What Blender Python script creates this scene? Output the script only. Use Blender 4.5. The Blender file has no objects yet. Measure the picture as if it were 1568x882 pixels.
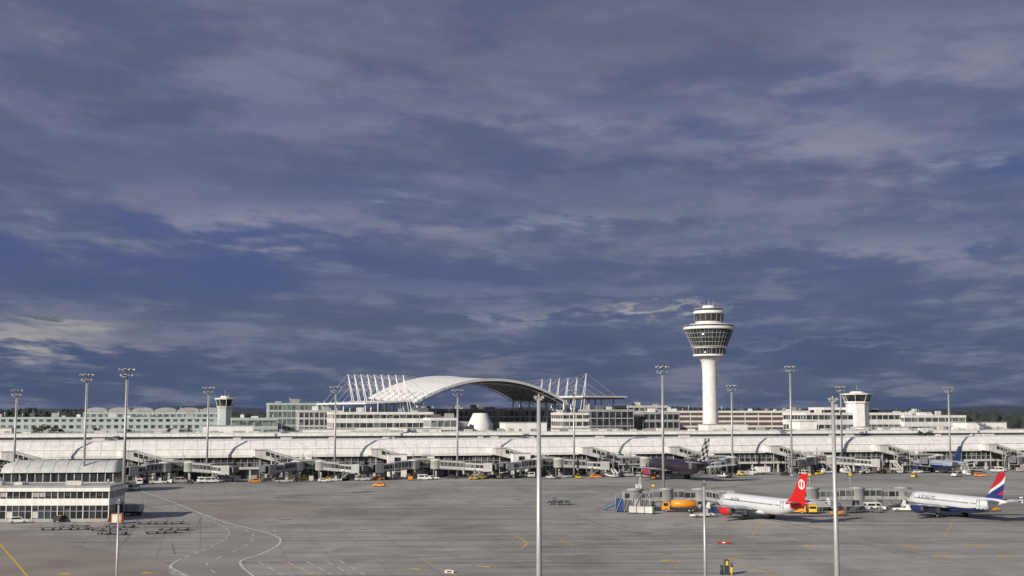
import bpy, bmesh, math, random
from mathutils import Matrix, Vector
random.seed(7)
R=random.random
def U(a,b): return a+(b-a)*random.random()
scene=bpy.context.scene
scene.view_settings.view_transform='Standard'
scene.view_settings.look='None'
scene.view_settings.exposure=0
# ------------------------------------------------------------ survey helpers (bearing/range from viewing hill)
F=1885.0; PT=math.atan(189/1885.0); H=26.0
cp,sp=math.cos(PT),math.sin(PT)
def gy(row):
    t=(row-441)/F
    return H*(cp+t*sp)/(t*cp-sp)
def gx(b,Y,Z=0): return (b-784)/F*(Y*cp+(Z-H)*sp)
def gz(row,Y):
    t=(row-441)/F
    return H-Y*(t*cp-sp)/(cp+t*sp)
def G(b,row):
    Y=gy(row); return Vector((gx(b,Y),Y,0))
T=Matrix.Translation
def RZ(d): return Matrix.Rotation(math.radians(d),4,'Z')
# ------------------------------------------------------------ materials
def nt(m):
    m.use_nodes=True
    return m.node_tree
def mat(name,col,rough=.6,metal=0,var=.12,scale=.4,streak=.0):
    m=bpy.data.materials.new(name); t=nt(m); n=t.nodes; l=t.links
    b=n['Principled BSDF']; b.inputs['Roughness'].default_value=rough; b.inputs['Metallic'].default_value=metal
    tc=n.new('ShaderNodeTexCoord'); no=n.new('ShaderNodeTexNoise'); no.inputs['Scale'].default_value=scale; no.inputs['Detail'].default_value=4
    l.new(tc.outputs['Object'],no.inputs['Vector'])
    mr=n.new('ShaderNodeMapRange'); mr.inputs[1].default_value=.3; mr.inputs[2].default_value=.7; mr.inputs[3].default_value=1-var; mr.inputs[4].default_value=1+var*.6
    l.new(no.outputs['Fac'],mr.inputs[0]); fac=mr.outputs[0]
    if streak:
        mp=n.new('ShaderNodeMapping'); mp.inputs['Scale'].default_value=(1.3,1.3,.12); l.new(tc.outputs['Object'],mp.inputs['Vector'])
        n2=n.new('ShaderNodeTexNoise'); n2.inputs['Scale'].default_value=1.0; n2.inputs['Detail'].default_value=3; l.new(mp.outputs[0],n2.inputs['Vector'])
        mr2=n.new('ShaderNodeMapRange'); mr2.inputs[1].default_value=.35; mr2.inputs[2].default_value=.7; mr2.inputs[3].default_value=1; mr2.inputs[4].default_value=1-streak
        l.new(n2.outputs['Fac'],mr2.inputs[0])
        mu=n.new('ShaderNodeMath'); mu.operation='MULTIPLY'; l.new(fac,mu.inputs[0]); l.new(mr2.outputs[0],mu.inputs[1]); fac=mu.outputs[0]
    vm=n.new('ShaderNodeVectorMath'); vm.operation='SCALE'; vm.inputs[0].default_value=col; l.new(fac,vm.inputs['Scale'])
    l.new(vm.outputs[0],b.inputs['Base Color'])
    return m
def glassmat(name,c1,c2,pw=1.5,ph=3.0,rough=.12):
    m=bpy.data.materials.new(name); t=nt(m); n=t.nodes; l=t.links
    b=n['Principled BSDF']; b.inputs['Roughness'].default_value=rough
    tc=n.new('ShaderNodeTexCoord')
    dv=n.new('ShaderNodeVectorMath'); dv.operation='DIVIDE'; dv.inputs[1].default_value=(pw,pw*1.7,ph); l.new(tc.outputs['Object'],dv.inputs[0])
    fl=n.new('ShaderNodeVectorMath'); fl.operation='FLOOR'; l.new(dv.outputs[0],fl.inputs[0])
    wn=n.new('ShaderNodeTexWhiteNoise'); l.new(fl.outputs[0],wn.inputs['Vector'])
    pw_=n.new('ShaderNodeMath'); pw_.operation='POWER'; pw_.inputs[1].default_value=2.2; l.new(wn.outputs['Value'],pw_.inputs[0])
    mx=n.new('ShaderNodeMix'); mx.data_type='RGBA'; mx.inputs[6].default_value=(*c1,1); mx.inputs[7].default_value=(*c2,1)
    l.new(pw_.outputs[0],mx.inputs[0]); l.new(mx.outputs[2],b.inputs['Base Color'])
    return m
white=mat('white_paint',(.82,.81,.78),.5,var=.10,streak=.16)
offwhite=mat('offwhite_panel',(.60,.60,.57),.5,var=.12,streak=.2)
lgrey=mat('light_grey_panel',(.38,.385,.38),.5,var=.15,streak=.2)
mgrey=mat('mid_grey_metal',(.15,.155,.16),.45,var=.2,streak=.2)
galv=mat('galvanised_steel',(.46,.46,.45),.45,.35,var=.15)
dark=mat('dark_metal',(.04,.042,.05),.5,var=.2)
black=mat('black_rubber',(.02,.02,.02),.8)
green_wall=mat('pale_green_cladding',(.45,.52,.50),.6,var=.1,streak=.15)
brown=mat('brown_louvre',(.14,.10,.075),.7)
membrane=mat('white_membrane',(.78,.78,.76),.55,var=.06)
roofgrey=mat('roof_gravel',(.4,.4,.38),.9,var=.2)
concrete=mat('concrete',(.4,.39,.37),.85,var=.15,streak=.2)
orange=mat('orange_paint',(.75,.28,.02),.4)
yellow=mat('yellow_paint',(.75,.5,.03),.45)
red=mat('red_paint',(.55,.02,.02),.35)
blue=mat('blue_paint',(.03,.08,.25),.4)
navy=mat('navy_paint',(.015,.03,.1),.3)
purple=mat('dark_plum_paint',(.028,.018,.032),.3)
planewhite=mat('aircraft_white',(.62,.64,.67),.38,var=.08)
wingm=mat('wing_grey',(.42,.44,.46),.35,var=.1)
glass=glassmat('window_glass',(.022,.025,.028),(.20,.21,.21))
glassg=glassmat('window_glass_green',(.07,.09,.09),(.28,.33,.31),1.5,3)
glassd=glassmat('window_glass_dark',(.015,.018,.022),(.07,.08,.09))
# ------------------------------------------------------------ mesh builder
class B:
    def __init__(s,M=None): s.v=[];s.f=[];s.m=[];s.s=[];s.mats=[];s.M=M
    def mi(s,m):
        if m not in s.mats: s.mats.append(m)
        return s.mats.index(m)
    def add(s,vs):
        k=len(s.v)
        for p in vs:
            p=Vector(p)
            if s.M is not None: p=s.M@p
            s.v.append(p)
        return k
    def fc(s,ix,m,sm=False): s.f.append(ix);s.m.append(s.mi(m));s.s.append(sm)
    def box(s,x0,x1,y0,y1,z0,z1,m):
        k=s.add([(x0,y0,z0),(x1,y0,z0),(x1,y1,z0),(x0,y1,z0),(x0,y0,z1),(x1,y0,z1),(x1,y1,z1),(x0,y1,z1)])
        for q in ((0,3,2,1),(4,5,6,7),(0,1,5,4),(1,2,6,5),(2,3,7,6),(3,0,4,7)): s.fc([k+i for i in q],m)
    def prism(s,pts,y0,y1,m,sm=False):
        n=len(pts); k=s.add([(x,y0,z) for x,z in pts]+[(x,y1,z) for x,z in pts])
        s.fc([k+i for i in range(n)],m); s.fc([k+n+i for i in reversed(range(n))],m)
        for i in range(n): j=(i+1)%n; s.fc([k+i,k+n+i,k+n+j,k+j],m,sm)
    def loft(s,rings,m,caps=True,sm=True,mf=None):
        n=len(rings[0]); k=s.add([p for r in rings for p in r])
        for a in range(len(rings)-1):
            for i in range(n):
                j=(i+1)%n
                mm=m
                if mf:
                    c=(Vector(rings[a][i])+Vector(rings[a+1][i])+Vector(rings[a][j])+Vector(rings[a+1][j]))/4
                    mm=mf(c) or m
                s.fc([k+a*n+i,k+a*n+j,k+(a+1)*n+j,k+(a+1)*n+i],mm,sm)
        if caps:
            s.fc([k+i for i in reversed(range(n))],m); e=k+(len(rings)-1)*n; s.fc([e+i for i in range(n)],m)
    def cyl(s,p,q,r0,r1,m,n=8,sm=True):
        p=Vector(p);q=Vector(q);d=(q-p)
        if d.length<1e-6: return
        d.normalize(); a=d.orthogonal().normalized(); b=d.cross(a)
        rs=[]
        for c,r in ((p,r0),(q,r1)): rs.append([c+(a*math.cos(2*math.pi*i/n)+b*math.sin(2*math.pi*i/n))*r for i in range(n)])
        s.loft(rs,m,True,sm and n>4)
    def beam(s,p,q,w,m): s.cyl(p,q,w*.7,w*.7,m,4,False)
    def lathe(s,pr,m,n=24,c=(0,0),sm=True,mf=None):
        rs=[[(c[0]+r*math.cos(2*math.pi*(i+.5)/n),c[1]+r*math.sin(2*math.pi*(i+.5)/n),z) for i in range(n)] for r,z in pr]
        s.loft(rs,m,True,sm,mf)
    def make(s,name,parent=None,W=None,norm=True):
        me=bpy.data.meshes.new(name); me.from_pydata([tuple(p) for p in s.v],[],s.f)
        for m in s.mats: me.materials.append(m)
        me.polygons.foreach_set('material_index',s.m); me.polygons.foreach_set('use_smooth',s.s)
        if norm:
            bm=bmesh.new(); bm.from_mesh(me); bmesh.ops.recalc_face_normals(bm,faces=bm.faces); bm.to_mesh(me); bm.free()
        me.update()
        o=bpy.data.objects.new(name,me); scene.collection.objects.link(o)
        if parent: o.parent=parent
        if W is not None: o.matrix_world=W
        return o
def root(name,W):
    e=bpy.data.objects.new(name,None); e.empty_display_size=.5; scene.collection.objects.link(e); e.matrix_world=W; return e
# ------------------------------------------------------------ ground
def ground_mat():
    m=bpy.data.materials.new('apron_concrete'); t=nt(m); n=t.nodes; l=t.links; b=n['Principled BSDF']; b.inputs['Roughness'].default_value=.85
    tc=n.new('ShaderNodeTexCoord')
    def noise(sc,scale,det=6):
        mp=n.new('ShaderNodeMapping'); mp.inputs['Scale'].default_value=sc; mp.inputs['Rotation'].default_value=(0,0,math.radians(-14)); l.new(tc.outputs['Object'],mp.inputs['Vector'])
        q=n.new('ShaderNodeTexNoise'); q.inputs['Scale'].default_value=scale; q.inputs['Detail'].default_value=det; q.inputs['Roughness'].default_value=.6; l.new(mp.outputs[0],q.inputs['Vector']); return q.outputs['Fac']
    def rng(i,a,c,d,e):
        r=n.new('ShaderNodeMapRange'); r.inputs[1].default_value=a;r.inputs[2].default_value=c;r.inputs[3].default_value=d;r.inputs[4].default_value=e; l.new(i,r.inputs[0]); return r.outputs[0]
    def mul(a,c):
        r=n.new('ShaderNodeMath'); r.operation='MULTIPLY'; l.new(a,r.inputs[0]); l.new(c,r.inputs[1]); return r.outputs[0]
    a=rng(noise((1,1,1),.012,4),.35,.65,.76,1.12)
    c=rng(noise((1,1,1),.15,4),.3,.7,.88,1.08)
    d=rng(noise((.012,.25,1),1.0,4),.42,.7,1.0,.60)
    e=rng(noise((1,1,1),1.7,3),.3,.7,.92,1.08)
    f=rng(noise((.05,.02,1),1.0,3),.48,.64,1.0,.76)
    br=n.new('ShaderNodeTexBrick'); br.offset=0; br.inputs['Scale'].default_value=1; br.inputs['Brick Width'].default_value=7.5; br.inputs['Row Height'].default_value=7.5; br.inputs['Mortar Size'].default_value=.06; br.inputs['Mortar Smooth'].default_value=.3
    br.inputs['Color1'].default_value=(1,1,1,1); br.inputs['Color2'].default_value=(.86,.86,.86,1); br.inputs['Mortar'].default_value=(.5,.5,.5,1)
    mp=n.new('ShaderNodeMapping'); mp.inputs['Rotation'].default_value=(0,0,math.radians(-14)); l.new(tc.outputs['Object'],mp.inputs['Vector']); l.new(mp.outputs[0],br.inputs['Vector'])
    s=n.new('ShaderNodeSeparateColor'); l.new(br.outputs['Color'],s.inputs[0])
    tot=mul(mul(mul(a,c),mul(d,e)),mul(f,s.outputs[0]))
    vm=n.new('ShaderNodeVectorMath'); vm.operation='SCALE'; vm.inputs[0].default_value=(.41,.395,.355); l.new(tot,vm.inputs['Scale']); l.new(vm.outputs[0],b.inputs['Base Color'])
    return m
apron_m=ground_mat()
asph=mat('asphalt_worn_grey',(.285,.275,.255),.9,var=.2,scale=.08)
asph2=mat('asphalt_worn_brown',(.275,.25,.215),.9,var=.25,scale=.06)
asph3=mat('asphalt_repair',(.30,.29,.27),.9,var=.2,scale=.1)
grass_m=mat('field_grass',(.06,.075,.035),.95,var=.35,scale=.01)
mwhite=mat('marking_white',(.66,.66,.62),.8,var=.3,scale=.8)
myellow=mat('marking_yellow',(.65,.46,.06),.8,var=.35,scale=.8)
mred=mat('marking_red',(.4,.06,.04),.8,var=.3,scale=.8)
mblue=mat('marking_pale_blue',(.34,.36,.4),.8,var=.3,scale=.8)
def sheet(name,pts,z,m):
    b=B(); k=b.add([(p[0],p[1],z) for p in pts]); b.fc(list(range(k,k+len(pts))),m); o=b.make(name)
    return o
sheet('ground',[(-9000,-3000),(9000,-3000),(9000,12000),(-9000,12000)],-.3,grass_m)
sheet('apron',[(-1400,60),(1400,60),(1400,1000),(-1400,1000)],0,apron_m)
hb=B(); hb.lathe([(58,-.2),(44,6),(30,15),(16,22.5),(8,24.1),(.5,24.3)],grass_m,40); hb.make('viewing_hill')
def crom(pts,n=10):
    out=[]; P=[pts[0]]+pts+[pts[-1]]
    for i in range(1,len(P)-2):
        for k in range(n):
            t=k/n; a,b,c,d=P[i-1],P[i],P[i+1],P[i+2]
            out.append(.5*((2*b)+(c-a)*t+(2*a-5*b+4*c-d)*t*t+(3*b-a-3*c+d)*t**3))
    out.append(pts[-1]); return out
def ribbon(bb,pts,w,z,m,dash=None,curve=True):
    p=crom(pts) if curve and len(pts)>2 else pts
    acc=0
    for i in range(len(p)-1):
        a,b=p[i],p[i+1]; d=(b-a); L=d.length
        if L<1e-4: continue
        d.normalize(); nn=Vector((-d.y,d.x,0))*w/2
        def q(s,e):
            A=a+d*s; C=a+d*e
            k=bb.add([(A+nn).to_tuple()[:2]+(z,),(A-nn).to_tuple()[:2]+(z,),(C-nn).to_tuple()[:2]+(z,),(C+nn).to_tuple()[:2]+(z,)]); bb.fc([k,k+1,k+2,k+3],m)
        if not dash: q(0,L)
        else:
            s=0
            while s<L:
                ph=(acc+s)%(dash[0]+dash[1])
                if ph<dash[0]: e=min(L,s+dash[0]-ph); q(s,e); s=e+1e-3
                else: s+=dash[0]+dash[1]-ph+1e-3
            acc+=L
left=[G(160,752),G(215,772),G(300,790),G(350,812),G(330,834),G(272,858),G(262,872),G(300,890),G(330,910)]
right=[G(215,752),G(262,768),G(330,795),G(415,818),G(428,832),G(400,848),G(368,860),G(385,880),G(420,900)]
cl,cr=crom(left,8),crom(right,8)
rb=B(); k=rb.add([(p.x,p.y,.004) for p in cl]+[(p.x,p.y,.004) for p in cr]); n_=len(cl)
for i in range(n_-1): rb.fc([k+i,k+n_+i,k+n_+i+1,k+i+1],asph)
rb.make('service_road')
sheet('asphalt_patch',[G(215,764),G(400,764),G(505,772),G(470,792),G(338,794),G(262,770)],.002,asph2)
sheet('asphalt_apron_edge',[G(-80,826),G(60,824),G(255,862),G(258,876),G(330,940),G(-80,940)],.002,asph2)
sheet('asphalt_patch',[G(520,838),G(760,846),G(740,852),G(505,845)],.002,asph3)
sheet('asphalt_patch',[G(860,762),G(925,764),G(905,790),G(800,784)],.002,asph3)
sheet('asphalt_patch',[G(1180,815),G(1420,822),G(1440,830),G(1190,822)],.002,asph3)
mk=B()
ribbon(mk,[p for p in cl],.24,.009,mwhite,(3,2.4),False)
ribbon(mk,[p for p in cr],.34,.009,mwhite,None,False)
ribbon(mk,[G(272,858),G(262,868),G(290,884),G(320,905)],.3,.013,mwhite)
ribbon(mk,[(a+b)/2 for a,b in zip(cl,cr)],.2,.009,mwhite,(4,6),False)
for x in (395,440,470,500,520):
    ribbon(mk,[G(x,858+(x%3)),G(x+38,880)],.2,.009,mwhite,(5,3))
mk.make('road_marking_white')
my=B()
ribbon(my,[G(-10,822),G(10,845),G(30,868),G(60,905)],.4,.011,myellow)
ribbon(my,[G(758,818),G(785,820),G(803,828),G(806,834),G(795,840),G(768,839)],.36,.011,myellow)
ribbon(my,[G(850,823),G(880,836)],.2,.011,myellow)
for x,y,w in ((1022,858,22),(740,867,22),(635,871,20),(226,877,18),(100,878,16),(1120,856,18),(1397,836,20),(1443,851,26),(1486,834,22),(1537,850,22),(540,868,10),(1240,836,14)):
    ribbon(my,[G(x-w/2,y),G(x+w/2,y+1)],1.3,.011,myellow)
    ribbon(my,[G(x+w/2+5,y+1),G(x+w/2+9,y+1)],.9,.011,myellow)
for (a,b,c,d) in ((430,860,490,881),(640,855,700,882),(1130,862,1190,884),(960,800,1330,812),(1330,812,1568,846),(820,800,600,812),(1166,800,1150,822),(1150,822,1000,850),(1458,800,1446,822)):
    ribbon(my,[G(a,b),G(c,d)],.18,.011,myellow)
my.make('apron_marking_yellow')
mr=B()
ribbon(mr,[G(757,826),G(783,825)],.25,.013,mred)
mr.make('apron_marking_red')
mb=B()
ribbon(mb,[G(838,840),G(880,842),G(884,850),G(835,852),G(790,849)],.25,.011,mblue)
ribbon(mb,[G(560,800),G(700,808),G(780,812),G(1000,822)],.12,.011,mblue)
ribbon(mb,[G(900,800),G(1300,835),G(1568,862)],.14,.0115,mwhite)
mb.make('stand_guide_marking')
stain=mat('oil_stained_concrete',(.22,.205,.18),.8,var=.3,scale=.3)
sb=B(); rs_=random.Random(5)
for k_ in range(110):
    p=G(rs_.uniform(150,1560),rs_.uniform(742,860)); w_=rs_.uniform(.2,.6); L_=rs_.uniform(8,70); a_=math.radians(rs_.choice([12,14,16,20,-4,105])+rs_.uniform(-6,6))
    d=Vector((math.cos(a_),math.sin(a_),0)); ribbon(sb,[p,p+d*L_*.5+Vector((0,rs_.uniform(-1,1),0)),p+d*L_],w_,.0004+.00001*k_,stain)
for k_ in range(40):
    p=G(rs_.uniform(300,1560),rs_.uniform(738,850)); r_=rs_.uniform(.5,2.0)
    k=sb.add([(p.x+r_*rs_.uniform(.6,1.3)*math.cos(6.283*i/12),p.y+r_*rs_.uniform(.6,1.3)*math.sin(6.283*i/12),.00155+.00001*k_) for i in range(12)]); sb.fc(list(range(k,k+12)),stain)
sb.make('apron_stains')
# ------------------------------------------------------------ facade helper
def facade(b,w,d,z0,z1,nf,band=.35,bay=3,gl=glass,wall=white,mull=None,mw=.2,x0=0,y0=0,parapet=.8):
    mull=mull or wall
    b.box(x0,x0+w,y0,y0+d,z0,z1-.05,gl)
    fh=(z1-z0)/nf
    for i in range(nf):
        h=fh*band; z=z0+i*fh
        b.box(x0-.22,x0+w+.22,y0-.22,y0+d+.22,z,z+h,wall)
    b.box(x0-.3,x0+w+.3,y0-.3,y0+d+.3,z1-.35,z1+parapet,wall)
    b.box(x0+.1,x0+w-.1,y0+.1,y0+d-.1,z1+parapet,z1+parapet+.05,roofgrey)
    nb=max(1,int(w/bay))
    for i in range(nb+1):
        x=x0+w*i/nb
        b.box(x-mw/2,x+mw/2,y0-.12,y0,z0,z1-.36,mull)
    nd=max(1,int(d/bay))
    for i in range(nd+1):
        y=y0+d*i/nd
        b.box(x0+w,x0+w+.12,y-mw/2,y+mw/2,z0,z1-.36,mull); b.box(x0-.12,x0,y-mw/2,y+mw/2,z0,z1-.36,mull)
def rooftop(b,x0,x1,y0,y1,z,n,hmax=2.2):
    for i in range(n):
        x=U(x0,x1-3);y=U(y0,y1-2);w=U(1,4.5);d=U(1,3);h=U(.6,hmax)
        b.box(x,x+w,y,y+d,z,z+h,random.choice([white,lgrey,offwhite,mgrey]))
        if R()<.5: b.cyl((x+w/2,y+d/2,z+h),(x+w/2,y+d/2,z+h+U(1,3)),.07,.05,galv,5)
    for i in range(n//2):
        x=U(x0,x1);y=U(y0,y1); b.cyl((x,y,z),(x,y,z+U(1,3)),.25,.25,galv,8)
# ------------------------------------------------------------ PIER
PA=14.2
PM=T((0,504,0))@RZ(PA)
def ps(bearing):
    k=(bearing-784)/F
    ca,sa=math.cos(math.radians(PA)),math.sin(math.radians(PA))
    return k*504/(ca-k*sa)
pier=root('airport_pier_building',PM)
S0,S1=-320,400
b=B()
b.box(S0,S1,3.2,24,0,3.9,mgrey)
x=S0
while x<S1:
    if R()<.55: b.box(x+.6,x+4.2,3.05,3.2,.1,3.1,random.choice([offwhite,glassd,lgrey,dark,glass]))
    b.box(x-.3,x+.3,.4,1.0,0,3.8,offwhite)
    x+=6
b.make('ground_floor',pier)
b=B()
b.box(S0,S1,-.1,24,3.8,4.7,offwhite)
b.box(S0,S1,.45,24,4.7,8.4,glass)
b.box(S0,S1,-.9,24,8.4,9.0,white)
x=S0
while x<S1:
    b.box(x-.1,x+.1,.15,.45,4.7,8.4,lgrey); x+=2.5
b.box(S0,S1,.25,.45,6.2,6.4,lgrey)
b.make('concourse_windows',pier)
b=B()
def slope(b,x0,x1,o,m):
    k=b.add([(x0,-.95,9.0+o),(x1,-.95,9.0+o),(x1,-.95,9.4+o),(x0,-.95,9.4+o),(x0,.4,12.2+o),(x1,.4,12.2+o),(x0,3.4,14.6+o),(x1,3.4,14.6+o),(x0,9,15.2+o),(x1,9,15.2+o)])
    b.fc([k,k+1,k+2,k+3],m);b.fc([k+3,k+2,k+5,k+4],m);b.fc([k+4,k+5,k+7,k+6],m);b.fc([k+6,k+7,k+9,k+8],m)
slope(b,S0,S1,0,white)
x=S0+1
while x<S1:
    slope(b,x,x+.12,.07,offwhite); x+=5
b.cyl((S0,-.1,11.6),(S1,-.1,11.6),.06,.06,offwhite,5)
b.box(S0,S1,9,22,8.9,15.2,offwhite)
b.box(S0,S1,12,30,15.1,16.2,mgrey)
b.box(S0,S1,11,30.4,16.2,17.3,white)
b.box(S0,S1,13,30,17.3,17.7,offwhite)
x=S0
while x<S1:
    b.box(x,x+.12,10.95,11,16.25,17.25,offwhite); x+=6
b.make('white_roof',pier,norm=False)
b=B()
for (a,c,zt) in ((0,38,19.6),(328,405,20.2),(480,560,18.8),(788,850,21.2),(858,960,18.6),(1095,1155,20.2),(1235,1260,21.5),(1488,1548,20.8),(1330,1400,18.8),(640,690,18.8)):
    a=ps(a);c=ps(c); b.box(a*1.03,c*1.03,15,26,17.3,zt,white); b.box(a*1.03-.3,c*1.03+.3,14.8,26.2,zt,zt+.3,lgrey)
x=S0
while x<S1:
    if R()<.7:
        w=U(.8,5); b.box(x,x+w,15,17,17.5,17.6+U(.4,1.4),random.choice([white,lgrey,offwhite,offwhite]))
    if R()<.3: b.cyl((x+1,19,17.5),(x+1,19,U(19,22)),.08,.06,galv,5)
    if R()<.2: b.box(x,x+U(2,5),7.6,8.8,14.9,15.8,offwhite)
    x+=U(3,8)
b.cyl((S0,11.5,18.3),(S1,11.5,18.3),.05,.05,lgrey,4)
x=S0
while x<S1: b.cyl((x,11.5,17.3),(x,11.5,18.3),.04,.04,lgrey,4); x+=3
b.make('rooftop_plant',pier)
# ------------------------------------------------------------ jet bridges
def tunnel(b,p,q,w,h,m=lgrey,win=True):
    p=Vector(p);q=Vector(q);d=q-p;L=d.length
    ang=math.atan2(d.y,d.x); pit=-math.atan2(d.z,math.hypot(d.x,d.y))
    old=b.M; MM=T(p)@Matrix.Rotation(ang,4,'Z')@Matrix.Rotation(pit,4,'Y'); b.M=MM if old is None else old@MM
    b.box(0,L,-w/2,w/2,0,h,m)
    b.box(-.05,L+.05,-w/2-.12,w/2+.12,h,h+.18,lgrey)
    b.box(-.05,L+.05,-w/2-.12,w/2+.12,-.25,0,mgrey)
    nb=max(1,int(L/1.6))
    for i in range(nb):
        x0=L*i/nb
        for sy in (-1,1):
            y=sy*w/2
            if win: b.box(x0+.15,x0+L/nb-.15,min(y,y+sy*.05),max(y,y+sy*.05),h*.34,h*.86,glass)
            b.box(x0-.06,x0+.06,min(y,y+sy*.1),max(y,y+sy*.1),0.01,h-.01,lgrey)
    b.M=old
def stairs(b,x,y,z,dx,m=galv):
    n=int(z/.25)
    for i in range(n):
        zz=z*i/n; xx=x+dx*(1-i/n); b.box(min(xx,xx+.35),max(xx,xx+.35),y,y+1.1,zz,zz+.06,m)
    for yy in (y,y+1.1):
        b.beam((x+dx,yy,0),(x,yy,z),.12,m); b.beam((x+dx,yy,1),(x,yy,z+1),.06,m)
def jet_bridge(bearing,ang=-50,reach=(9,8),tower=False,second=True):
    r=root('jet_bridge',PM@T((ps(bearing),0,0)))
    b=B()
    b.prism([(-11,8.6),(-11,11.3),(-7,11.3),(6.5,7.3),(6.5,4.6)],-5.2,-1.6,offwhite)
    for yy,s in ((-5.2,-1),(-1.6,1)):
        for i in range(7):
            t0=i/7;t1=(i+.8)/7
            xa=-7+13*t0;xb=-7+13*t1
            za=lambda x:11.3-(x+7)*.296
            b.prism([(xa,za(xa)-2.0),(xa,za(xa)-.5),(xb,za(xb)-.5),(xb,za(xb)-2.0)],yy if s>0 else yy-.06,yy+.06 if s>0 else yy,glass)
    b.prism([(-11.4,11.3),(-11.4,11.6),(-6.9,11.6),(6.9,7.6),(6.9,7.28),(-7,11.31)],-5.5,-1.3,offwhite)
    b.box(-12,-8,-1.6,1.6,8.8,11.5,white)
    b.make('sloped_gangway',r)
    b=B()
    facade(b,9,6.8,4.2,7.4,1,.2,1.5,glass,lgrey,lgrey,.14,4.5,-9,.25)
    rooftop(b,5,12.5,-8,-3,7.7,3,1)
    for x in (5,9,13):
        for y in (-8.6,-2.8): b.cyl((x,y,0),(x,y,4.2),.22,.22,lgrey,8)
    for x in (-9,-2,3): b.cyl((x,-3.4,0),(x,-3.4,9.0-(x+9)*.31),.2,.2,lgrey,8)
    b.box(5.5,8.5,-7.5,-4,0,3.0,random.choice([offwhite,lgrey,mgrey]))
    b.beam((5,-8.7,.2),(9,-8.7,4.2),.12,galv);b.beam((9,-8.7,.2),(13,-8.7,4.2),.12,galv)
    b.make('bridge_head_block',r)
    b=B()
    def arm(cx,cy,a,l1,l2):
        b.lathe([(2.1,3.7),(2.3,3.8),(2.3,6.9),(2.45,6.95),(2.3,7.3),(.3,7.6)],offwhite,16,(cx,cy))
        b.cyl((cx,cy,0),(cx,cy,3.7),.4,.4,lgrey,10)
        a=math.radians(a);dx,dy=math.cos(a),math.sin(a)
        c0=(cx+dx*2,cy+dy*2,4.0);c1=(cx+dx*(2+l1),cy+dy*(2+l1),3.6);c2=(cx+dx*(2+l1+l2),cy+dy*(2+l1+l2),3.3)
        tunnel(b,c0,c1,3.3,2.9); tunnel(b,(c1[0]-dx,c1[1]-dy,3.7),c2,2.8,2.5,offwhite)
        MM=T((c2[0],c2[1],-.4))@Matrix.Rotation(a,4,'Z'); old=b.M; b.M=MM
        b.box(-.2,3.4,-2.1,2.1,3.3,6.7,lgrey); b.box(3.4,3.6,-1.7,1.7,3.5,6.4,dark); b.prism([(3,6.7),(5,6.2),(5,4.2),(4.6,4.2),(4.4,6.0),(3,6.4)],-1.9,1.9,mgrey)
        b.M=T((c2[0],c2[1],0))@Matrix.Rotation(a,4,'Z')
        b.box(-4.2,-3.4,-1.9,-1.5,.8,3.7,mgrey);b.box(-4.2,-3.4,1.5,1.9,.8,3.7,mgrey);b.box(-4.3,-3.3,-1.9,1.9,.7,1.2,mgrey)
        for yy in (-1.6,-1,.9,1.5): b.cyl((-3.8,yy-.2,.6),(-3.8,yy+.25,.6),.6,.6,black,12)
        b.box(-.1,2.6,-3.4,-2.1,3.1,3.25,galv)
        stairs(b,-1,-3.3,3.1,-4.2)
        b.M=old
    arm(13.5,-11.5,ang,*reach)
    if second: arm(4.5,-11.5,-180-ang*.9,reach[0]*.8,reach[1]*.7)
    b.make('telescopic_tunnel',r)
    b=B()
    if tower:
        b.box(-5,2.2,-9.5,-5.6,0,9.2,white); b.box(-2.6,-.2,-9.6,-9.5,1,8.2,glassd); b.box(-5.2,2.4,-9.7,-5.4,9.2,9.5,lgrey)
        for z in (2.6,4.4,6.2): b.box(-2.6,-.2,-9.66,-9.6,z,z+.15,white)
    else:
        for i in range(3):
            z=i*2.8; b.box(-5,1,-8.6,-6.2,z+2.7,z+2.8,galv)
            b.beam((-5+6*(i%2),-7,z),(-5+6*((i+1)%2),-7,z+2.7),.25,galv)
            b.cyl((-5,-8.6,z+3.8),(1,-8.6,z+3.8),.05,.05,galv,4)
        for x in (-5,1):
            for y in (-8.6,-6.2): b.cyl((x,y,0),(x,y,9.4),.12,.12,galv,6)
    b.make('stair_tower',r)
    return r
for br,kw in ((240,dict(ang=-35,reach=(8,5))),(60,dict()),(437,dict(ang=-40,reach=(7,6))),(610,dict(tower=True,ang=-30,reach=(10,8))),(795,dict(tower=True,ang=-25,reach=(9,6))),
              (925,dict(ang=-25,reach=(5,4),second=False)),(1055,dict(second=False,ang=-160,reach=(3,3))),(1205,dict(ang=-40,reach=(8,7))),(1368,dict(second=False,ang=-150,reach=(4,3))),(1530,dict(ang=-30,reach=(6,5)))):
    jet_bridge(br,**kw)
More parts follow.
